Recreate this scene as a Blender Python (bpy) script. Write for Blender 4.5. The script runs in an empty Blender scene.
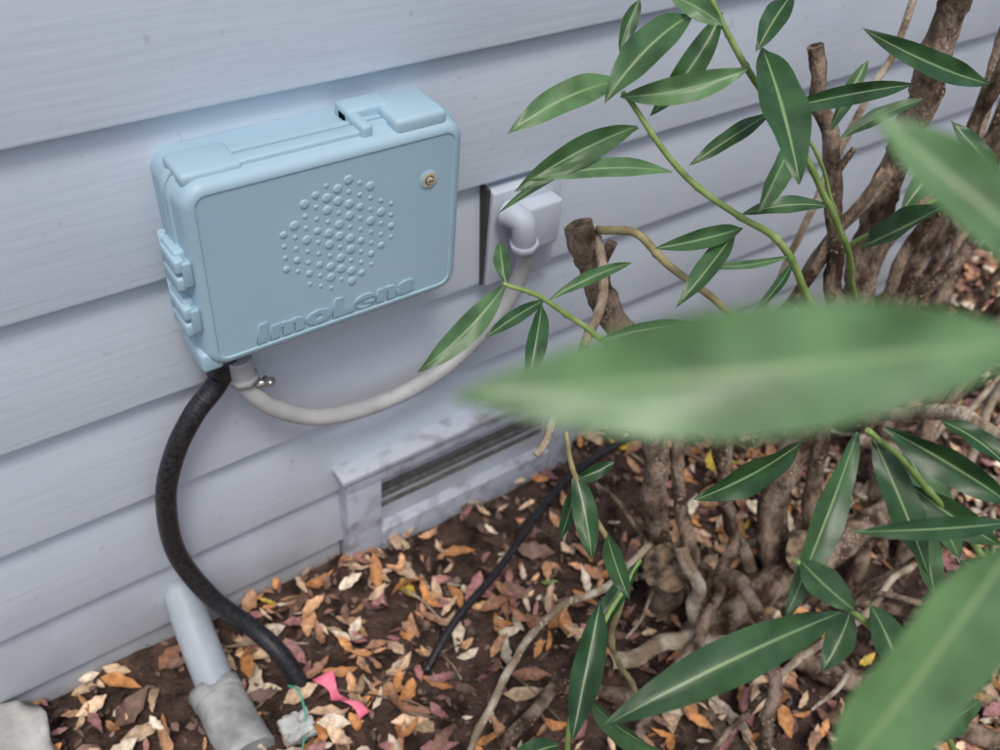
import bpy, bmesh, math, random
from mathutils import Vector, Matrix, noise
random.seed(7)
C=Vector((0,-1,1.48))   # camera position (m): wall plane is y=0, ground z=0
def tri(s):
    f=[float(x)/1000 for x in s.split()]; return [tuple(f[i:i+3]) for i in range(0,len(f),3)]
# ---- shrub stems, world millimetres: kind r_start r_end | x y z ...
STEM_DATA="""b 22 19|983 -478 25 916 -396 166 895 -352 352 855 -316 504 788 -309 641 742 -289 745 708 -268 832
b 13 7|1100 -533 1 1031 -448 203 992 -408 374 1036 -372 509 1092 -382 658 1145 -386 781 1183 -390 849
b 28 16|1134 -590 -23 1116 -478 178 1167 -447 389 1218 -406 607 1217 -385 803 1194 -395 971 1177 -395 1108 1161 -396 1169
b 15 11.5|1176 -573 -9 1164 -487 352 1130 -421 651 1114 -354 832 1066 -290 1015
b 18 11|1270 -626 -18 1353 -528 227 1410 -396 527 1451 -383 716 1456 -362 886 1479 -334 999
b 16 12|1394 -652 -13 1498 -525 257 1571 -398 490 1629 -350 645 1657 -331 829
b 14 10|1390 -601 -2 1521 -439 198 1531 -288 406 1585 -261 541 1733 -300 760
p 18 13|1064 -641 4 876 -545 72 720 -505 86
b 13 10|945 -479 57 968 -530 179 923 -645 169 872 -716 133 785 -793 95
b 12 8|1026 -475 177 943 -519 141 849 -566 94 746 -595 72 628 -647 50
p 7 6|876 -406 190 744 -427 183 620 -423 175 516 -462 128 412 -515 69
b 16 12|1065 -582 25 844 -622 14 841 -719 19 843 -829 17
b 22 18|1019 -497 20 1061 -700 41 1128 -824 42 1221 -996 50
b 11 9|1215 -584 8 1292 -706 34 1382 -847 111
p 14 11|1331 -476 330 1285 -606 485 1269 -723 523
p 12 9|1303 -487 301 1313 -610 352 1335 -747 401
s 44 40|950 -440 -20 914 -428 115 872 -458 188
s 42 38|1175 -560 -30 1147 -545 108 1102 -568 192
b 32 22|930 -517 -15 1051 -546 89 1167 -582 170 1341 -591 210
p 14 11|912 -521 73 893 -512 171 880 -461 250
b 15 10|935 -533 4 972 -421 155 962 -357 291 996 -314 411
b 14 10|783 -566 -12 635 -484 44 500 -500 25
t 6 4|729 -285 828 743 -347 845 772 -407 814 841 -450 752 1019 -489 546
g 3 6|699 -313 1036 724 -343 998 763 -385 945 818 -427 904 875 -453 862 928 -470 795 999 -492 678 1134 -466 423
g 3 5|800 -297 1149 808 -322 1119 828 -346 1083 865 -371 1029 920 -412 958 1034 -445 817 1181 -428 636
g 3 4|1120 -514 893 1092 -475 832 1114 -414 750
g 2.5 5|518 -361 869 561 -387 847 613 -415 800 674 -428 728 841 -371 447
p 7 5|732 -279 820 688 -351 773 604 -411 738 542 -444 695 515 -459 679
t 3 4.5|559 -459 696 558 -490 639 583 -535 573 610 -570 488 611 -570 341 711 -589 97
g 3 5|715 -721 850 789 -767 774 874 -847 662 978 -909 533 1282 -967 177
g 3 5|598 -761 764 646 -814 709 720 -864 613 881 -936 368 1071 -1006 71
g 3 4|632 -564 509 535 -605 481 500 -622 367 499 -640 129
g 2 3|900 -410 975 935 -423 959 1034 -445 817
b 11 9|1359 -407 1002 1355 -411 848 1335 -408 688 1332 -405 540 1354 -450 294
b 9 7|1264 -385 509 1148 -357 600 1140 -372 730 1185 -394 817 1204 -379 917
b 12 10|1514 -440 786 1476 -434 615 1433 -411 457 1405 -491 220
b 20 12|1750 -800 -20 1300 -900 350 1000 -930 650 620 -950 980 360 -940 1240"""
STEMS=[]
for l in STEM_DATA.splitlines():
    h,p=l.split('|'); k,a,b=h.split(); STEMS.append((k,float(a)/1000,float(b)/1000,tri(p)))
# ---- leaves, world mm: base xyz, tip xyz, width
LEAF_DATA="""713 -300 1042 556 -295 1010 33
695 -315 1032 808 -391 1075 30
777 -320 1113 632 -356 1056 38
713 -332 1000 552 -322 955 31
742 -373 955 569 -323 966 22
715 -335 999 556 -292 909 14
859 -362 1077 768 -522 1011 50
820 -325 1110 736 -327 1005 29
899 -352 1128 819 -385 1089 27
750 -264 1113 712 -285 1068 18
763 -293 1127 784 -361 1114 24
876 -388 1007 745 -392 971 21
874 -387 1007 1090 -431 1016 24
900 -410 975 804 -458 927 28
815 -438 893 688 -419 894 23
807 -435 888 685 -473 846 26
821 -428 905 925 -472 910 21
866 -481 862 743 -444 866 10
881 -478 845 792 -505 820 12
1116 -508 1044 922 -436 1117 28
1051 -470 808 1026 -563 934 42
991 -417 959 1095 -449 1004 20
520 -363 868 390 -389 815 28
521 -363 868 542 -319 891 18
556 -388 843 490 -455 799 23
561 -387 847 471 -397 835 16
565 -390 847 681 -397 863 15
619 -428 793 739 -479 804 17
636 -437 768 689 -423 787 15
789 -630 712 627 -614 686 42
729 -707 827 568 -790 718 34
740 -718 825 738 -836 724 35
729 -729 853 789 -852 821 34
782 -861 808 615 -788 827 21
631 -813 713 364 -761 674 44
602 -764 764 594 -835 773 31
645 -816 706 582 -840 685 28
679 -821 695 642 -898 679 36
547 -583 508 438 -681 422 37
632 -564 509 501 -607 455 23
562 -482 648 532 -567 585 29
559 -491 639 532 -509 560 17
573 -476 616 622 -492 637 18
583 -537 572 553 -621 553 25
464 -645 322 380 -635 346 28
516 -634 369 525 -753 423 33
882 -696 721 891 -822 621 41
794 -758 755 852 -854 714 33
1014 -683 675 1022 -784 670 33
851 -830 660 840 -895 671 38
853 -934 499 690 -915 549 34
984 -404 965 1053 -380 1034 20
1284 -507 866 1256 -416 922 28
1152 -454 818 1253 -449 892 31
784 -765 742 773 -848 665 31
295 -922 1297 120 -832 1281 42
368 -911 1278 323 -817 1326 28
262 -957 1046 355 -943 1183 50"""
LEAVES=[]
for l in LEAF_DATA.splitlines():
    f=[float(x)/1000 for x in l.split()]; LEAVES.append((f[:3],f[3:6],f[6]))
CON=tri("782 -75 683 793 -70 619 777 -60 540 715 -60 479 627 -60 433 519 -65 428 419 -70 456 349 -70 511 314 -65 566 309 -60 611")
BLK=tri("297 -50 625 279 -50 580 236 -55 541 199 -55 480 173 -55 396 168 -60 276 198 -90 168 242 -130 95 269 -180 53 284 -227 -10")
THIN=tri("470 -318 14 562 -271 34 698 -220 36 925 -119 34 1113 -93 38 1424 -100 30")
# ---------- materials
def newmat(name):
    m=bpy.data.materials.new(name); m.use_nodes=True
    nt=m.node_tree; b=nt.nodes['Principled BSDF']; return m,nt,b
def N(nt,t,**k):
    n=nt.nodes.new(t)
    for a,v in k.items(): setattr(n,a,v)
    return n
def noisy(name,c1,c2,scale=8,rough=.5,bump=.1,bscale=60,stretch=(1,1,1),detail=6,spec=.5,dist=.002,p0=.35,p1=.68):
    m,nt,b=newmat(name); L=nt.links
    tc=N(nt,'ShaderNodeTexCoord'); mp=N(nt,'ShaderNodeMapping'); mp.inputs['Scale'].default_value=stretch
    L.new(tc.outputs['Object'],mp.inputs[0])
    n=N(nt,'ShaderNodeTexNoise'); n.inputs['Scale'].default_value=scale; n.inputs['Detail'].default_value=detail
    L.new(mp.outputs[0],n.inputs[0])
    r=N(nt,'ShaderNodeValToRGB'); r.color_ramp.elements[0].position=p0; r.color_ramp.elements[1].position=p1
    r.color_ramp.elements[0].color=(*c1,1); r.color_ramp.elements[1].color=(*c2,1)
    L.new(n.outputs[0],r.inputs[0]); L.new(r.outputs[0],b.inputs['Base Color'])
    n2=N(nt,'ShaderNodeTexNoise'); n2.inputs['Scale'].default_value=bscale; n2.inputs['Detail'].default_value=5
    L.new(mp.outputs[0],n2.inputs[0])
    bp=N(nt,'ShaderNodeBump'); bp.inputs['Strength'].default_value=bump; bp.inputs['Distance'].default_value=dist
    L.new(n2.outputs[0],bp.inputs['Height']); L.new(bp.outputs[0],b.inputs['Normal'])
    b.inputs['Roughness'].default_value=rough; b.inputs['Specular IOR Level'].default_value=spec
    return m
def bark(name,c1,c2,spot,bump):
    m=noisy(name,c1,c2,30,.95,bump,130,(1,1,.5),14,.1,.009,.40,.62); nt=m.node_tree; L=nt.links; b=nt.nodes['Principled BSDF']
    src=b.inputs['Base Color'].links[0].from_socket
    tc=N(nt,'ShaderNodeTexCoord'); v=N(nt,'ShaderNodeTexVoronoi'); v.inputs['Scale'].default_value=140; L.new(tc.outputs['Object'],v.inputs['Vector'])
    mr=N(nt,'ShaderNodeMapRange'); mr.inputs['From Min'].default_value=.33; mr.inputs['From Max'].default_value=.18; L.new(v.outputs['Distance'],mr.inputs['Value'])
    n=N(nt,'ShaderNodeTexNoise'); n.inputs['Scale'].default_value=14; L.new(tc.outputs['Object'],n.inputs[0])
    g=N(nt,'ShaderNodeMapRange'); g.inputs['From Min'].default_value=.5; g.inputs['From Max'].default_value=.6; L.new(n.outputs[0],g.inputs['Value'])
    mu=N(nt,'ShaderNodeMath',operation='MULTIPLY'); L.new(mr.outputs[0],mu.inputs[0]); L.new(g.outputs[0],mu.inputs[1])
    mx=N(nt,'ShaderNodeMix',data_type='RGBA'); L.new(mu.outputs[0],mx.inputs['Factor']); L.new(src,mx.inputs['A']); mx.inputs['B'].default_value=(*spot,1)
    L.new(mx.outputs['Result'],b.inputs['Base Color']); return m
M_box=noisy('box_plastic',(.34,.50,.59),(.37,.53,.62),5,.45,.10,600,dist=.0004,spec=.45)
M_boxd=noisy('box_plastic_dark',(.29,.44,.52),(.31,.46,.54),5,.5,.05,400,dist=.0005)
M_con=noisy('conduit_grey',(.36,.37,.375),(.50,.50,.495),20,.5,.1,80)
M_blk=noisy('black_rubber',(.006,.006,.008),(.030,.030,.034),160,.38,.5,500,dist=.0008)
M_brass=noisy('brass',(.62,.56,.38),(.75,.70,.52),50,.4,.1,100); M_brass.node_tree.nodes['Principled BSDF'].inputs['Metallic'].default_value=.3
M_metal=noisy('zinc',(.35,.35,.36),(.5,.5,.5),50,.35,.1,100); M_metal.node_tree.nodes['Principled BSDF'].inputs['Metallic'].default_value=.8
M_dark=noisy('dark_gap',(.03,.03,.03),(.05,.05,.05),20,.8,.1,60)
M_pipe=noisy('pvc_pipe',(.28,.33,.37),(.42,.47,.51),14,.5,.2,60,detail=10)
M_pipe2=noisy('cement_collar',(.20,.21,.21),(.46,.47,.46),22,.8,.6,90,detail=10)
M_stone=noisy('concrete',(.26,.25,.23),(.5,.49,.46),14,.9,.8,60,dist=.006,detail=12)
M_vent=noisy('vent_paint',(.24,.24,.25),(.46,.50,.57),26,.65,.5,120,detail=14,p0=.28,p1=.50)
M_ventm=noisy('vent_mesh',(.09,.088,.085),(.19,.18,.17),60,.8,.6,250,detail=10)
M_white=noisy('outlet_plastic',(.46,.51,.58),(.53,.58,.65),12,.5,.05,80)
M_pink=noisy('ribbon_pink',(.75,.12,.22),(.85,.24,.34),30,.5,.1,80)
M_grn=noisy('wire_green',(.04,.35,.22),(.05,.4,.25),30,.4,.1,80)
M_rag=noisy('rag',(.30,.32,.30),(.58,.59,.57),30,.9,.8,60,dist=.005)
M_bark=bark('bark',(.060,.038,.026),(.31,.235,.175),(.44,.36,.28),1)
M_pale=bark('bark_pale',(.24,.18,.12),(.52,.45,.35),(.6,.53,.43),.8)
M_twig=noisy('twig',(.20,.17,.07),(.38,.32,.16),40,.7,.3,120,dist=.001)
M_gst=noisy('green_stem',(.16,.26,.06),(.30,.41,.14),25,.5,.1,90,dist=.001)
M_cut=noisy('cut_wood',(.03,.018,.012),(.26,.18,.11),60,.9,.9,120,detail=12,p0=.40,p1=.66)
def wallmat():
    m,nt,b=newmat('siding_paint'); L=nt.links
    g=N(nt,'ShaderNodeNewGeometry'); mp=N(nt,'ShaderNodeMapping'); mp.inputs['Scale'].default_value=(1,1,4)
    L.new(g.outputs['Position'],mp.inputs[0])
    n=N(nt,'ShaderNodeTexNoise'); n.inputs['Scale'].default_value=2.2; n.inputs['Detail'].default_value=7
    L.new(mp.outputs[0],n.inputs[0])
    r=N(nt,'ShaderNodeValToRGB'); r.color_ramp.elements[0].position=.3; r.color_ramp.elements[1].position=.7
    r.color_ramp.elements[0].color=(.555,.63,.715,1); r.color_ramp.elements[1].color=(.62,.69,.775,1)
    L.new(n.outputs[0],r.inputs[0])
    sp=N(nt,'ShaderNodeSeparateXYZ'); L.new(g.outputs['Position'],sp.inputs[0])
    mr=N(nt,'ShaderNodeMapRange'); mr.inputs['From Min'].default_value=.34; mr.inputs['From Max'].default_value=0
    L.new(sp.outputs[2],mr.inputs['Value'])
    n2=N(nt,'ShaderNodeTexNoise'); n2.inputs['Scale'].default_value=9; n2.inputs['Detail'].default_value=12
    L.new(g.outputs['Position'],n2.inputs[0])
    mu=N(nt,'ShaderNodeMath',operation='MULTIPLY'); L.new(mr.outputs[0],mu.inputs[0]); L.new(n2.outputs[0],mu.inputs[1])
    mx=N(nt,'ShaderNodeMix',data_type='RGBA'); L.new(mu.outputs[0],mx.inputs['Factor']); L.new(r.outputs[0],mx.inputs['A'])
    mx.inputs['B'].default_value=(.22,.19,.15,1)
    n4=N(nt,'ShaderNodeTexNoise'); n4.inputs['Scale'].default_value=45; n4.inputs['Detail'].default_value=3; L.new(g.outputs['Position'],n4.inputs[0])
    r4=N(nt,'ShaderNodeValToRGB'); r4.color_ramp.elements[0].position=.68; r4.color_ramp.elements[1].position=.76
    r4.color_ramp.elements[1].color=(.35,.35,.35,1)
    L.new(n4.outputs[0],r4.inputs[0])
    mx2=N(nt,'ShaderNodeMix',data_type='RGBA'); L.new(r4.outputs[0],mx2.inputs['Factor']); L.new(mx.outputs['Result'],mx2.inputs['A']); mx2.inputs['B'].default_value=(.33,.34,.36,1)
    L.new(mx2.outputs['Result'],b.inputs['Base Color'])
    mp3=N(nt,'ShaderNodeMapping'); mp3.inputs['Scale'].default_value=(.5,1,7); L.new(g.outputs['Position'],mp3.inputs[0])
    n3=N(nt,'ShaderNodeTexNoise'); n3.inputs['Scale'].default_value=16; n3.inputs['Detail'].default_value=8; L.new(mp3.outputs[0],n3.inputs[0])
    bp=N(nt,'ShaderNodeBump'); bp.inputs['Strength'].default_value=.18; bp.inputs['Distance'].default_value=.003
    L.new(n3.outputs[0],bp.inputs['Height']); L.new(bp.outputs[0],b.inputs['Normal']); b.inputs['Roughness'].default_value=.5
    return m
M_wall=wallmat()
def leafmat(name,dark,light,rib,rough):
    m,nt,b=newmat(name); L=nt.links
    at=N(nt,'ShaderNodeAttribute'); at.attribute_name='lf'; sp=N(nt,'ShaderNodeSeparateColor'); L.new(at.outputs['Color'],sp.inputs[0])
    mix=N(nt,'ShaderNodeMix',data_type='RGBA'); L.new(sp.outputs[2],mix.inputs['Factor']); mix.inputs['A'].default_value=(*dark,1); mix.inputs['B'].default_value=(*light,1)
    ab=N(nt,'ShaderNodeMath',operation='SUBTRACT'); L.new(sp.outputs[0],ab.inputs[0]); ab.inputs[1].default_value=.5
    a2=N(nt,'ShaderNodeMath',operation='ABSOLUTE'); L.new(ab.outputs[0],a2.inputs[0])
    mr=N(nt,'ShaderNodeMapRange'); mr.inputs['From Min'].default_value=.05; mr.inputs['From Max'].default_value=.012; L.new(a2.outputs[0],mr.inputs['Value'])
    s1=N(nt,'ShaderNodeMath',operation='MULTIPLY_ADD'); L.new(a2.outputs[0],s1.inputs[0]); s1.inputs[1].default_value=-.16; L.new(sp.outputs[1],s1.inputs[2])
    s2=N(nt,'ShaderNodeMath',operation='MULTIPLY'); L.new(s1.outputs[0],s2.inputs[0]); s2.inputs[1].default_value=420
    s3=N(nt,'ShaderNodeMath',operation='SINE'); L.new(s2.outputs[0],s3.inputs[0])
    nz=N(nt,'ShaderNodeTexNoise'); nz.inputs['Scale'].default_value=30; nz.inputs['Detail'].default_value=9
    tc=N(nt,'ShaderNodeTexCoord'); L.new(tc.outputs['Object'],nz.inputs[0])
    hsv=N(nt,'ShaderNodeHueSaturation'); L.new(mix.outputs['Result'],hsv.inputs['Color'])
    v=N(nt,'ShaderNodeMapRange'); v.inputs['From Min'].default_value=.3; v.inputs['From Max'].default_value=.7; v.inputs['To Min'].default_value=.65; v.inputs['To Max'].default_value=1.35
    L.new(nz.outputs[0],v.inputs['Value'])
    v2=N(nt,'ShaderNodeMath',operation='MULTIPLY_ADD'); L.new(s3.outputs[0],v2.inputs[0]); v2.inputs[1].default_value=.03; L.new(v.outputs[0],v2.inputs[2]); L.new(v2.outputs[0],hsv.inputs['Value'])
    m2=N(nt,'ShaderNodeMix',data_type='RGBA'); L.new(mr.outputs[0],m2.inputs['Factor']); L.new(hsv.outputs[0],m2.inputs['A']); m2.inputs['B'].default_value=(*rib,1)
    L.new(m2.outputs['Result'],b.inputs['Base Color']); b.inputs['Roughness'].default_value=rough
    bp=N(nt,'ShaderNodeBump'); bp.inputs['Strength'].default_value=.12; bp.inputs['Distance'].default_value=.0005; L.new(s3.outputs[0],bp.inputs['Height']); L.new(bp.outputs[0],b.inputs['Normal'])
    tr=N(nt,'ShaderNodeBsdfTranslucent'); L.new(m2.outputs['Result'],tr.inputs[0])
    ms=N(nt,'ShaderNodeMixShader'); ms.inputs[0].default_value=.2; L.new(b.outputs[0],ms.inputs[1]); L.new(tr.outputs[0],ms.inputs[2])
    L.new(ms.outputs[0],nt.nodes['Material Output'].inputs[0])
    return m
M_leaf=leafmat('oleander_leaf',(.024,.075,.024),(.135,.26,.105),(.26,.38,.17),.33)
def attrmat(name,rough=.75):
    m,nt,b=newmat(name); L=nt.links
    at=N(nt,'ShaderNodeAttribute'); at.attribute_name='lf'
    nz=N(nt,'ShaderNodeTexNoise'); nz.inputs['Scale'].default_value=90; nz.inputs['Detail'].default_value=6
    tc=N(nt,'ShaderNodeTexCoord'); L.new(tc.outputs['Object'],nz.inputs[0])
    v=N(nt,'ShaderNodeMapRange'); v.inputs['From Min'].default_value=.3; v.inputs['From Max'].default_value=.7; v.inputs['To Min'].default_value=.55; v.inputs['To Max'].default_value=1.35
    L.new(nz.outputs[0],v.inputs['Value'])
    h=N(nt,'ShaderNodeHueSaturation'); L.new(at.outputs['Color'],h.inputs['Color']); L.new(v.outputs[0],h.inputs['Value']); L.new(h.outputs[0],b.inputs['Base Color'])
    b.inputs['Roughness'].default_value=rough
    return m
M_lit=attrmat('leaf_litter',.6)
M_soil=noisy('soil',(.024,.014,.011),(.12,.076,.06),26,.95,1,110,detail=12,spec=.2,dist=.012)

# ---------- object helpers
def obj(name,me,mats,parent=None,smooth=True):
    o=bpy.data.objects.new(name,me); bpy.context.collection.objects.link(o)
    for m in mats: me.materials.append(m)
    if smooth:
        for p in me.polygons: p.use_smooth=True
    if parent: o.parent=parent
    return o
def empty(name,loc=(0,0,0)):
    e=bpy.data.objects.new(name,None); bpy.context.collection.objects.link(e); e.empty_display_size=.05; return e
def rrect(cx,cz,w,h,r,n=8):
    pts=[]; r=max(r,.0005)
    for qx,qz,a0 in ((1,1,0),(-1,1,90),(-1,-1,180),(1,-1,270)):
        for i in range(n+1):
            a=math.radians(a0+90*i/n); pts.append((cx+qx*(w/2-r)+r*math.cos(a),cz+qz*(h/2-r)+r*math.sin(a)))
    return pts
def rings(name,cx,cz,w,h,r,prof,mat,parent=None,n=8,caps=True):
    bm=bmesh.new(); R=[]
    for y,ins in prof:
        R.append([bm.verts.new((x,y,z)) for x,z in rrect(cx,cz,w-2*ins,h-2*ins,r-ins,n)])
    k=len(R[0])
    for a,b in zip(R,R[1:]):
        for i in range(k): bm.faces.new((a[i],a[(i+1)%k],b[(i+1)%k],b[i]))
    if caps: bm.faces.new(R[0]); bm.faces.new(R[-1][::-1])
    bmesh.ops.recalc_face_normals(bm,faces=bm.faces)
    me=bpy.data.meshes.new(name); bm.to_mesh(me); bm.free()
    o=obj(name,me,[mat],parent); md=o.modifiers.new('n','WEIGHTED_NORMAL'); md.keep_sharp=True
    me.set_sharp_from_angle(angle=math.radians(32)); return o
def rbox(name,lo,hi,bev,mat,parent=None,seg=3):
    bm=bmesh.new(); bmesh.ops.create_cube(bm,size=1)
    lo=Vector(lo);hi=Vector(hi);c=(lo+hi)/2;s=hi-lo
    for v in bm.verts: v.co=Vector((v.co.x*s.x,v.co.y*s.y,v.co.z*s.z))+c
    if bev: bmesh.ops.bevel(bm,geom=list(bm.edges),offset=bev,segments=seg,affect='EDGES',profile=.5)
    me=bpy.data.meshes.new(name); bm.to_mesh(me); bm.free(); o=obj(name,me,[mat],parent); me.set_sharp_from_angle(angle=math.radians(40)); return o
def cr(p,sub):
    p=[Vector(q) for q in p]; P=[2*p[0]-p[1]]+p+[2*p[-1]-p[-2]]; out=[]
    for i in range(1,len(P)-2):
        for j in range(sub):
            t=j/sub; a,b,c,d=P[i-1:i+3]
            out.append(.5*((2*b)+(c-a)*t+(2*a-5*b+4*c-d)*t*t+(3*b-3*c+d-a)*t**3))
    out.append(p[-1]); return out
def tube(bm,pts,r0,r1,sub=8,seg=10,mi=0,cap=0,rough=0,ridge=None,wob=0,nodes=0):
    P=cr(pts,sub); n=len(P); off=random.random()*50
    if wob:
        for i in range(1,n-1):
            e=min(1,i/4,(n-1-i)/6)
            P[i]=P[i]+e*wob*Vector((noise.noise(P[i]*14+Vector((off,0,0))),noise.noise(P[i]*14+Vector((0,off,0))),noise.noise(P[i]*14+Vector((0,0,off)))))
    T=[(P[min(i+1,n-1)]-P[max(i-1,0)]).normalized() for i in range(n)]
    u=T[0].orthogonal().normalized(); R=[]; acc=0; nxt=random.uniform(.03,.08)
    for i in range(n):
        u=(u-T[i]*u.dot(T[i])).normalized(); w=T[i].cross(u); t=i/(n-1); r=r0+(r1-r0)*t
        if i: acc+=(P[i]-P[i-1]).length
        if ridge: r*=ridge(i)
        if nodes and acc>nxt: r*=1+nodes*random.uniform(.5,1.2); nxt=acc+random.uniform(.04,.10)
        ring=[]
        for k in range(seg):
            a=2*math.pi*k/seg; rr=r
            if rough:
                q=P[i]*22+Vector((math.cos(a),math.sin(a),off))*1.0
                rr=r*(1+rough*noise.noise(q)+rough*.5*noise.noise(q*2.7))
            ring.append(bm.verts.new(P[i]+(u*math.cos(a)+w*math.sin(a))*rr))
        R.append(ring)
    for a,b in zip(R,R[1:]):
        for k in range(seg):
            f=bm.faces.new((a[k],a[(k+1)%seg],b[(k+1)%seg],b[k])); f.material_index=mi; f.smooth=True
    c=bm.verts.new(P[-1]-T[-1]*r1*.12)
    for k in range(seg):
        f=bm.faces.new((R[-1][k],R[-1][(k+1)%seg],c)); f.material_index=cap
    f=bm.faces.new(R[0][::-1]); f.material_index=mi
def tubeobj(name,pts,r0,r1,mat,parent=None,**k):
    bm=bmesh.new(); tube(bm,pts,r0,r1,**k); me=bpy.data.meshes.new(name); bm.to_mesh(me); bm.free()
    return obj(name,me,[mat],parent,False)
# ---------- wall
lips=[.057,.203,.377,.560,.752,.968,1.168,1.368,1.568,1.768,1.968,2.168,2.368,2.568]
wall=empty('house_wall')
bm=bmesh.new(); X0,X1=-2.5,7.0
nx=60
for i in range(len(lips)-1):
    z0,z1=lips[i],lips[i+1]; pr=[(.0,z0+.001),(-.018,z0),(-.0225,z0+.0018),(-.0238,z0+.006),(-.003,z1+.012)]
    rows=[]
    for (y,z) in pr:
        rows.append([bm.verts.new((X0+(X1-X0)*j/nx, y+ .0014*noise.noise(Vector((j*.7,i*3.1,0))), z+.0025*noise.noise(Vector((j*.5,i*5.3,7))) )) for j in range(nx+1)])
    for a,b in zip(rows,rows[1:]):
        for j in range(nx): bm.faces.new((a[j],a[j+1],b[j+1],b[j]))
bmesh.ops.recalc_face_normals(bm,faces=bm.faces)
me=bpy.data.meshes.new('siding'); bm.to_mesh(me); bm.free(); obj('siding_boards',me,[M_wall],wall); me.set_sharp_from_angle(angle=math.radians(35))
rbox('wall_core',(X0,.002,-.3),(X1,.15,2.6),0,M_wall,wall)
rbox('skirt_board',(X0,-.010,-.12),(.468,.004,.062),.002,M_wall,wall)
rbox('skirt_board_far',(1.012,-.010,-.12),(X1,.004,.062),.002,M_wall,wall)
# ---------- foundation vent
vent=empty('foundation_vent'); vx0,vx1,vz0,vz1=.47,1.01,-.02,.25
rbox('frame_top',(vx0,-.05,vz1-.035),(vx1,-.004,vz1),.003,M_vent,vent)
rbox('frame_cap',(vx0-.012,-.058,vz1+.0005),(vx1+.012,-.004,vz1+.014),.003,M_vent,vent)
rbox('frame_left',(vx0,-.048,vz0),(vx0+.07,-.004,vz1-.036),.003,M_vent,vent)
rbox('frame_right',(vx1-.06,-.048,vz0),(vx1,-.004,vz1-.036),.003,M_vent,vent)
rbox('frame_bottom',(vx0+.071,-.045,vz0),(vx1-.061,-.004,.060),.003,M_vent,vent)
rbox('inner_step',(vx0+.071,-.034,vz1-.066),(vx1-.061,-.004,vz1-.036),.002,M_vent,vent)
rbox('panel',(vx0+.071,-.014,.061),(vx1-.061,-.010,vz1-.067),0,M_ventm,vent)
for i in range(4): rbox('slat_%d'%i,(vx0+.078,-.0195,.070+i*.026),(vx1-.07,-.0145,.086+i*.026),.0015,M_ventm,vent)
# ---------- utility box
box=empty('utility_box'); cx,cz,bw,bh=.4425,.7925,.382,.274
rings('body',cx,cz,bw,bh,.030,[(-.008,.004),(-.058,.0),(-.060,-.0035),(-.068,-.0035),(-.0695,-.001)],M_box,box)
rings('seam',cx,cz,bw,bh,.028,[(-.069,.003),(-.0725,.003)],M_boxd,box,caps=False)
rings('lid',cx,cz,bw,bh,.032,[(-.0718,.001),(-.0725,-.003),(-.080,-.003),(-.082,.0005),(-.100,.002),(-.106,.0045),(-.1105,.009),(-.112,.0135),(-.112,.0165),(-.1105,.018)],M_box,box)
zt=cz+bh/2; xl=cx-bw/2; zb=cz-bh/2
rbox('lid_lug_left',(xl+.010,-.098,zt-.012),(xl+.084,-.040,zt+.005),.006,M_box,box)
rbox('lid_lug_right_a',(xl+.236,-.100,zt-.012),(xl+.252,-.034,zt+.013),.005,M_box,box)
rbox('lid_lug_right_b',(xl+.280,-.106,zt-.012),(xl+.356,-.030,zt+.013),.007,M_box,box)
rbox('lid_lug_right_c',(xl+.236,-.062,zt-.012),(xl+.300,-.026,zt+.0155),.005,M_box,box)
rbox('top_rail',(xl+.074,-.094,zt-.010),(xl+.240,-.074,zt+.0045),.003,M_box,box)
rbox('corner_lug_low',(xl-.005,-.106,zb-.003),(xl+.024,-.040,zb+.028),.006,M_box,box)
rbox('right_tab',(xl+bw-.004,-.07,zb+.03),(xl+bw+.008,-.045,zb+.055),.003,M_box,box)
for i,z in enumerate((.812,.742)):
    rbox('latch_%d'%i,(xl-.012,-.096,z-.027),(xl+.003,-.052,z+.027),.004,M_box,box)
    for j in range(2): rbox('latch_rib_%d_%d'%(i,j),(xl-.016,-.106,z-.023+j*.025),(xl-.002,-.058,z-.003+j*.025),.004,M_box,box)
    rbox('latch_clip_%d'%i,(xl-.008,-.109,z-.018),(xl+.004,-.094,z+.018),.003,M_boxd,box)
    tubeobj('latch_pin_%d'%i,[(xl-.008,-.050,z-.03),(xl-.008,-.050,z+.03)],.005,.005,M_box,box,sub=2,cap=0)
bm=bmesh.new(); yf=-.1105; sp=.0172
def dome(x,z,r):
    c=[]; h=min(1,r/.005); prof=[(r,0),(r*.94,-.0010*h),(r*.78,-.0016*h),(r*.4,-.0019*h)]; n=16
    for rr,y in prof: c.append([bm.verts.new((x+rr*math.cos(2*math.pi*k/n),yf+y+.0002,z+rr*math.sin(2*math.pi*k/n))) for k in range(n)])
    for a,b in zip(c,c[1:]):
        for k in range(n): bm.faces.new((a[k],a[(k+1)%n],b[(k+1)%n],b[k]))
    bm.faces.new(c[-1])
for q in range(-5,6):
    for r_ in range(-5,6):
        x=.446+sp*q*.88; z=.806+sp*(r_+(.5 if q%2 else 0))
        d=abs(x-.446)/.092+abs(z-.806)/.105
        if math.hypot(x-.446,z-.806)>.081 or d>1.14: continue
        ring=(r_*2+q)%3
        rr=.0066 if (abs(q)<=1 and ring!=1) or (abs(q) in (3,4) and z>.80 and ring==0) else (.0050 if ring==0 else .0035)
        dome(x,z,rr)
bmesh.ops.recalc_face_normals(bm,faces=bm.faces)
me=bpy.data.meshes.new('dots'); bm.to_mesh(me); bm.free(); obj('raised_dots',me,[M_box],box)
cu=bpy.data.curves.new('lettering','FONT'); cu.body='ImoLens'; cu.size=.034; cu.extrude=.0018; cu.bevel_depth=.0004; cu.space_character=1.12; cu.shear=.1; cu.offset=.0016
to=bpy.data.objects.new('t',cu); bpy.context.collection.objects.link(to); bpy.context.view_layer.update()
me=bpy.data.meshes.new_from_object(to); bpy.data.objects.remove(to)
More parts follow.
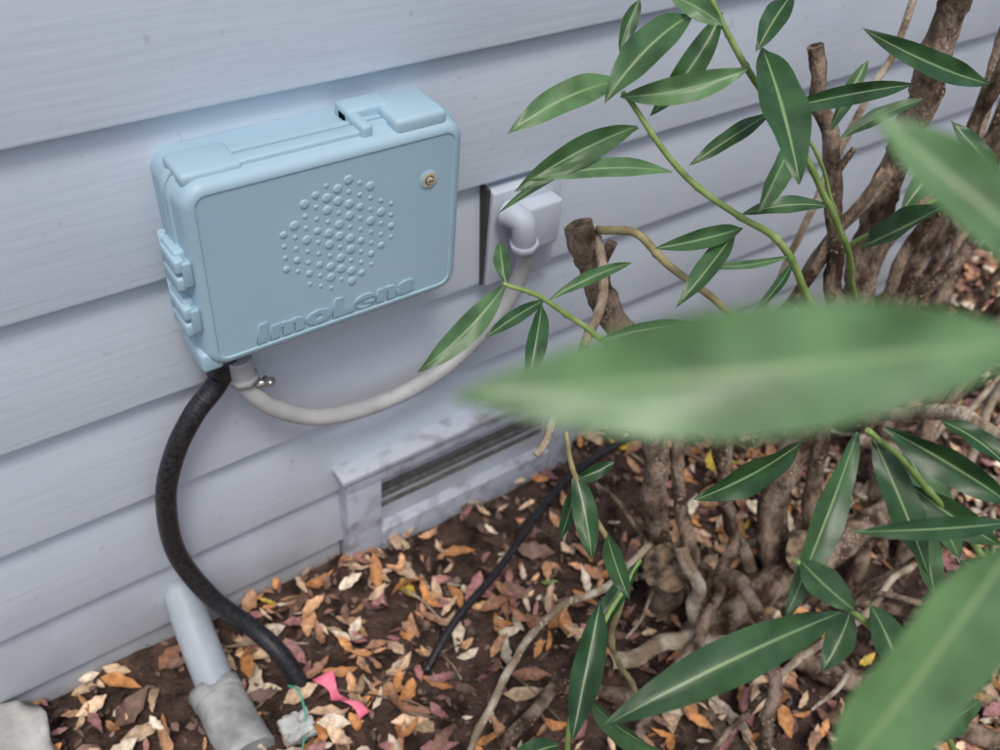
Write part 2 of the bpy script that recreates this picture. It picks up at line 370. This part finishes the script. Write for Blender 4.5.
xs=[v.co.x for v in me.vertices]; sx=.238/(max(xs)-min(xs)); mx0=min(xs)
for v in me.vertices: v.co=Vector((.320+(v.co.x-mx0)*sx, -.1108-v.co.z, .681+v.co.y*1.1))
obj('raised_lettering',me,[M_boxd],box,False)
def disc(name,x,y,z,r,h,mat,parent,ins=.25): return rings(name,x,z,2*r,2*r,r,[(y,0),(y-h*.7,0),(y-h,r*ins)],mat,parent,n=6)
disc('screw_boss',.578,-.1100,.852,.0135,.0025,M_box,box); disc('screw_washer',.578,-.1122,.852,.0105,.0015,M_brass,box); disc('screw_recess',.578,-.1135,.852,.0068,.0005,M_dark,box,.1); disc('screw_head',.578,-.1138,.852,.0052,.0025,M_brass,box,ins=.4)
rbox('screw_slot',(.5742,-.1168,.8513),(.5818,-.1156,.8528),0,M_dark,box)
# ---------- outlet block
ob=empty('conduit_outlet_block')
rbox('plate',(.748,-.034,.562),(.885,-.006,.738),.003,M_white,ob)
rbox('plate_gap',(.741,-.0262,.562),(.7475,-.006,.742),0,M_dark,ob)
rbox('outlet_box',(.79,-.066,.632),(.865,-.0335,.715),.006,M_white,ob)
# ---------- conduit
con=empty('flexible_conduit')
tubeobj('conduit_hose',CON,.0135,.0135,M_con,con,sub=16,seg=16,ridge=lambda i:1+.03*(i%2))
e0=Vector(CON[0]); d=(Vector(CON[1])-e0)
tubeobj('elbow_fitting',[e0+Vector((-.015,.035,.022)),e0+Vector((-.004,.006,.02)),e0,e0+d*.35],.021,.019,M_white,con,sub=8,seg=18)
tubeobj('elbow_nut',[e0+d*.3,e0+d*.55],.024,.022,M_white,con,sub=2,seg=8)
e1=Vector(CON[-1]); d=(Vector(CON[-2])-e1)
tubeobj('end_fitting',[e1+Vector((0,0,.01)),e1+d*.25,e1+d*.55],.019,.018,M_con,con,sub=4,seg=16)
tubeobj('end_nut',[e1+d*.5,e1+d*.75],.021,.0205,M_con,con,sub=2,seg=8)
tubeobj('clamp',[e1+d*.9+Vector((.01,-.005,0)),e1+d*.9+Vector((.038,-.008,-.004))],.008,.006,M_metal,con,sub=2,seg=10)
tubeobj('clamp_screw',[e1+d*.7+Vector((.026,-.01,0)),e1+d*.7+Vector((.028,-.03,.002))],.004,.004,M_metal,con,sub=2,seg=10)
blk=empty('black_cable_hose')
tubeobj('hose',BLK,.0152,.0152,M_blk,blk,sub=40,seg=20,ridge=lambda i:(1,1.008,1.014,1.008)[i%4])
tubeobj('hose_collar',[BLK[0],Vector(BLK[0])*.2+Vector(BLK[1])*.8],.019,.018,M_blk,blk,sub=3,seg=16)
tubeobj('ground_cable',THIN,.0078,.0078,M_blk,None,sub=12,seg=10)
dp=empty('drain_pipe')
pw=Vector((.169,0,.122)); pc=Vector((.154,-.165,.03)); pe=Vector((.157,-.293,.02))
tubeobj('pipe',[pw,pw*.5+pc*.5,pc+(pe-pc)*.3],.031,.031,M_pipe,dp,sub=6,seg=24)
tubeobj('collar',[pc,pe],.039,.043,M_pipe2,dp,sub=14,seg=28,rough=.08)
tubeobj('collar_rim',[pc+Vector((0,.006,.001)),pc-Vector((0,.018,.001))],.0425,.0425,M_pipe2,dp,sub=3,seg=28,rough=.06)
# small stuff
rb=Vector((.323,-.289,.034)); bm=bmesh.new(); pr=None
for i in range(30):
    t=i/29; c=rb+Vector((-.018+.030*t+.006*math.sin(t*9),.05-.10*t,.004+.007*math.sin(t*11)))
    w_=Vector((.9,.35*math.sin(t*6),.6*math.sin(t*8))).normalized()*(.011+.003*math.sin(t*13))
    c2=(bm.verts.new(c-w_),bm.verts.new(c+Vector((0,0,.004*math.sin(t*20)))),bm.verts.new(c+w_))
    if pr:
        bm.faces.new((pr[0],pr[1],c2[1],c2[0])); bm.faces.new((pr[1],pr[2],c2[2],c2[1]))
    pr=c2
me=bpy.data.meshes.new('ribbon'); bm.to_mesh(me); bm.free(); obj('pink_ribbon',me,[M_pink])
g0=Vector((.254,-.263,.05)); tubeobj('green_wire',[g0+Vector((-.0,.03,.0)),g0+Vector((0.008,.01,.01)),g0+Vector((.006,-.015,-.005)),g0+Vector((-.005,-.04,-.025)),g0+Vector((-.03,-.07,-.045))],.0018,.0018,M_grn,None,sub=8,seg=8)
def rock(name,c,s,mat,seed,amp=.25):
    bm=bmesh.new(); bmesh.ops.create_icosphere(bm,subdivisions=5,radius=1)
    for v in bm.verts:
        n_=noise.fractal(v.co*1.6+Vector((seed,0,0)),1,2,5); q=v.co*(1+amp*n_)
        q=Vector([math.copysign(min(abs(a),.75+.06*n_),a) for a in q]); v.co=Vector((q.x*s[0],q.y*s[1],q.z*s[2]))+Vector(c)
    me=bpy.data.meshes.new(name); bm.to_mesh(me); bm.free(); return obj(name,me,[mat])
rock('concrete_block',(-.24,-.10,.0),(.20,.12,.09),M_stone,3)
rock('crumpled_rag',(.240,-.290,.018),(.034,.03,.018),M_rag,9,.8)
# ---------- shrub
shrub=empty('oleander_shrub')
mats=[M_bark,M_pale,M_twig,M_gst,M_cut]; mi={'b':0,'p':1,'t':2,'g':3,'s':0}
for i in range(13):   # fan of background canes
    bx=random.uniform(1.15,2.1); by=random.uniform(-.6,-.28); h=random.uniform(.9,1.5)
    tx=max(1.5,bx+random.uniform(.1,.55)); ty=min(-.12,by+random.uniform(-.1,.2)); r=random.uniform(.007,.015)
    pts=[(bx,by,-.02)]
    for f in (.3,.6,.85,1): pts.append((bx+(tx-bx)*f**1.3+random.uniform(-.04,.04),by+(ty-by)*f+random.uniform(-.03,.03),h*f))
    STEMS.append((random.choice('bbbp'),r,r*.6,pts))
bm=bmesh.new()
for k,r0,r1,pts in STEMS:
    tube(bm,pts,r0,r1,sub=16,seg=16 if r0>.008 else 8,mi=mi[k],cap=4 if k in 'bps' else mi[k],rough={'b':.20,'p':.15,'t':.1,'g':.05,'s':.3}[k],wob={'b':.010,'p':.012,'t':.008,'g':.004,'s':.004}[k],nodes={'b':.12,'p':.12,'t':.25,'g':.3,'s':0}[k])
for s in STEMS[:6]:
    k,r0,r1,pts=s; P=cr(pts,8)
    for _ in range(4):
        j=random.randint(4,len(P)-6); t=(P[j+1]-P[j]).normalized(); o=t.orthogonal().normalized(); a=random.uniform(0,6.28)
        d=(Matrix.Rotation(a,3,t)@o)+t*.8; d.normalize(); L=random.uniform(.025,.06); r=r0*random.uniform(.3,.5)
        tube(bm,[P[j],P[j]+d*L*.6,P[j]+d*L],r,r*.8,sub=5,seg=10,mi=0,cap=4,rough=.15)
for i in range(32):
    k=random.choice([0,0,1]); x=random.uniform(.95,1.85); y=random.uniform(-.68,-.2)
    a=random.uniform(0,6.28); l=random.uniform(.12,.4); p=Vector((x,y,-.01)); q=p+Vector((math.cos(a)*l,math.sin(a)*l*.6,random.uniform(.03,.3)))
    if q.y>-.08: q.y=-.08
    m_=(p+q)/2+Vector((random.uniform(-.04,.04),random.uniform(-.04,.04),random.uniform(.0,.06)))
    tube(bm,[p,m_,q],random.uniform(.004,.012),random.uniform(.002,.006),sub=10,seg=8,mi=k,cap=4,rough=.2,wob=.015,nodes=.15)
me=bpy.data.meshes.new('stems'); bm.to_mesh(me); bm.free(); obj('stems',me,mats,shrub,False)
FACE=Vector((-.47,-.57,.67))
def leaf(bm,lay,b,t,w,n,bend,rnd,fold=.16,nl=20,nw=6,tw=0):
    b=Vector(b);t=Vector(t);d=t-b;L=d.length;d.normalize();n=(n-d*n.dot(d)).normalized();s=d.cross(n); rows=[]; sk=random.uniform(-.05,.05)
    for i in range(nl+1):
        f=i/nl; c=b+d*L*f+n*bend*L*(4*f*(1-f))*.5+s*sk*L*4*f*(1-f)
        g=f**.95; hw=w/2*(max(0,4*g*(1-g))**.95); hw=max(hw,w*.035 if f<.5 else w*.004)
        a=tw*(f-.5); s2=s*math.cos(a)+n*math.sin(a); n2=n*math.cos(a)-s*math.sin(a); row=[]
        for j in range(nw+1):
            x=j/nw*2-1; p=c+s2*hw*x+n2*(abs(x)**1.3*hw*fold*2+ .06*w*math.sin(f*15+rnd*9+x*2)*abs(x))
            v=bm.verts.new(p); v[lay]=(x/2+.5,f,rnd,1); row.append(v)
        rows.append(row)
    for a,c in zip(rows,rows[1:]):
        for j in range(nw):
            fc=bm.faces.new((a[j],a[j+1],c[j+1],c[j])); fc.smooth=True
bm=bmesh.new(); lay=bm.verts.layers.float_color.new('lf')
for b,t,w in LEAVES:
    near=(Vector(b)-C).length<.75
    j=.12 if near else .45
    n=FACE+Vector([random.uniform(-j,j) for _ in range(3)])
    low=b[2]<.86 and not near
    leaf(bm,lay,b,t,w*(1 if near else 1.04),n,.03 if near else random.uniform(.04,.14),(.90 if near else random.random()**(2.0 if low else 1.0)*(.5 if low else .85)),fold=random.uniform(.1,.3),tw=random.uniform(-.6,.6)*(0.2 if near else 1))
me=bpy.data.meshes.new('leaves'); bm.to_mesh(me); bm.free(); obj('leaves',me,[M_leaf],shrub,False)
# ---------- ground
def gh(x,y): return .020*noise.fractal(Vector((x*7,y*7,0)),1,2,5)
bm=bmesh.new(); gx=[-40,-10,-3]+[ -1+.025*i for i in range(181)]+[6,12,40]; gy=[-40,-10,-4]+[-1.9+.025*i for i in range(77)]+[.02,.4]
grid=[[bm.verts.new((x,y,(gh(x,y)-.004 if -1<=x<=3.5 and y>-1.9 else -.01))) for y in gy] for x in gx]
for i in range(len(gx)-1):
    for j in range(len(gy)-1): bm.faces.new((grid[i][j],grid[i+1][j],grid[i+1][j+1],grid[i][j+1]))
me=bpy.data.meshes.new('ground'); bm.to_mesh(me); bm.free(); obj('ground',me,[M_soil])
bm=bmesh.new(); lay=bm.verts.layers.float_color.new('lf')
pal=[((.60,.34,.18),4),((.66,.47,.31),5),((.55,.25,.09),3),((.42,.22,.13),4),((.36,.17,.16),4),((.18,.10,.07),3),((.70,.59,.45),3),((.65,.48,.07),.3),((.14,.2,.05),.2)]
cols=[c for c,_ in pal]; wts=[w for _,w in pal]
def lit(c,ang,L,w,col,tilt,curl,nl=7):
    R=Matrix.Rotation(ang,3,'Z')@Matrix.Rotation(tilt[0],3,'X')@Matrix.Rotation(tilt[1],3,'Y'); rows=[]
    v_=random.uniform(.6,1.15); sk=random.uniform(-.35,.35); pk=random.uniform(.7,1.4); cup=random.uniform(-.2,.6); ph=random.uniform(0,6)
    for i in range(nl+1):
        f=i/nl; g=f**pk; hw=w/2*max(.05,(4*g*(1-g))**.8)*(1+.18*math.sin(f*19+ph)); row=[]
        for x in (-1,0,1):
            p=Vector(((f-.5)*L,hw*x+sk*L*(f-.5)**2,curl*L*(4*(f-.5)**2)+abs(x)*hw*cup+x*hw*.3*math.sin(f*5+ph))); v=bm.verts.new(c+R@p); k=v_*(1.12 if x==0 else .95); v[lay]=(col[0]*k,col[1]*k,col[2]*k,1); row.append(v)
        rows.append(row)
    for a,b in zip(rows,rows[1:]):
        for j in range(2): bm.faces.new((a[j],a[j+1],b[j+1],b[j])).smooth=True
n=0
while n<6600:
    x=random.uniform(-.5,3.6); y=random.uniform(-1.5,-.01)
    dens=.5+1.1*noise.noise(Vector((x*3.5,y*3.5,4)))
    if random.random()>dens+.18: continue
    n+=1; L=random.choice([random.uniform(.02,.045),random.uniform(.035,.078)])
    lit(Vector((x,y,gh(x,y)+random.uniform(.003,.024))),random.uniform(0,6.28),L,L*random.uniform(.22,.45),random.choices(cols,wts)[0],(random.uniform(-.5,.5),random.uniform(-.4,.4)),random.uniform(-.15,.3))
for i in range(13000):
    x=random.uniform(-.5,3.4); y=random.uniform(-1.5,-.01); L=random.uniform(.005,.022); k=random.uniform(.3,2.0)
    lit(Vector((x,y,gh(x,y)+random.uniform(.0,.010))),random.uniform(0,6.28),L,L*random.uniform(.2,.8),(.12*k,.075*k,.058*k),(random.uniform(-.7,.7),random.uniform(-.7,.7)),0,3)
me=bpy.data.meshes.new('litter'); bm.to_mesh(me); bm.free(); obj('leaf_litter',me,[M_lit],None,False)
bm=bmesh.new()
for i in range(110):
    x=random.uniform(0,2.6); y=random.uniform(-1.2,-.05); a=random.uniform(0,6.28); l=random.uniform(.03,.2)
    p=Vector((x,y,gh(x,y)+.012)); q=p+Vector((math.cos(a)*l,math.sin(a)*l,random.uniform(0,.02)))
    if q.y>-.07: q.y=-.07
    tube(bm,[p,(p+q)/2+Vector((random.uniform(-.01,.01),random.uniform(-.01,.01),.004)),q],.0025,.0013,sub=4,seg=6,mi=random.choice([0,1]),rough=.2)
me=bpy.data.meshes.new('twigs'); bm.to_mesh(me); bm.free(); obj('fallen_twigs',me,[M_bark,M_pale],None,False)
# ---------- camera & light
cd=bpy.data.cameras.new('camera'); cam=bpy.data.objects.new('camera',cd); bpy.context.collection.objects.link(cam)
r=Vector((.8129,-.5767,.0808)); up=Vector((.3421,.5854,.7350)); fw=Vector((.4713,.5698,-.6732))
m=Matrix((r,up,-fw)).transposed(); cam.matrix_world=Matrix.Translation(C)@m.to_4x4()
cd.lens=36*.916; cd.sensor_width=36; cd.clip_start=.02; cd.clip_end=200
cd.dof.use_dof=True; cd.dof.focus_distance=1.10; cd.dof.aperture_fstop=3.6
sc=bpy.context.scene; sc.camera=cam
w=bpy.data.worlds.new('World'); sc.world=w; w.use_nodes=True; nt=w.node_tree
sky=nt.nodes.new('ShaderNodeTexSky'); sky.sky_type='NISHITA'; sky.sun_disc=False; sky.sun_elevation=math.radians(64); sky.sun_rotation=math.radians(205); sky.air_density=1; sky.dust_density=4
bg=nt.nodes['Background']; nt.links.new(sky.outputs[0],bg.inputs[0]); bg.inputs[1].default_value=.15
sd=bpy.data.lights.new('sun','SUN'); sd.energy=1.5; sd.angle=math.radians(14); sd.color=(1,.965,.91); so=bpy.data.objects.new('sun',sd); bpy.context.collection.objects.link(so)
el=math.radians(64); az=math.radians(205)
dirv=Vector((math.sin(az)*math.cos(el),math.cos(az)*math.cos(el),math.sin(el)))
so.rotation_euler=(dirv).to_track_quat('Z','Y').to_euler()
sc.view_settings.view_transform='Standard'; sc.view_settings.look='None'; sc.view_settings.exposure=0
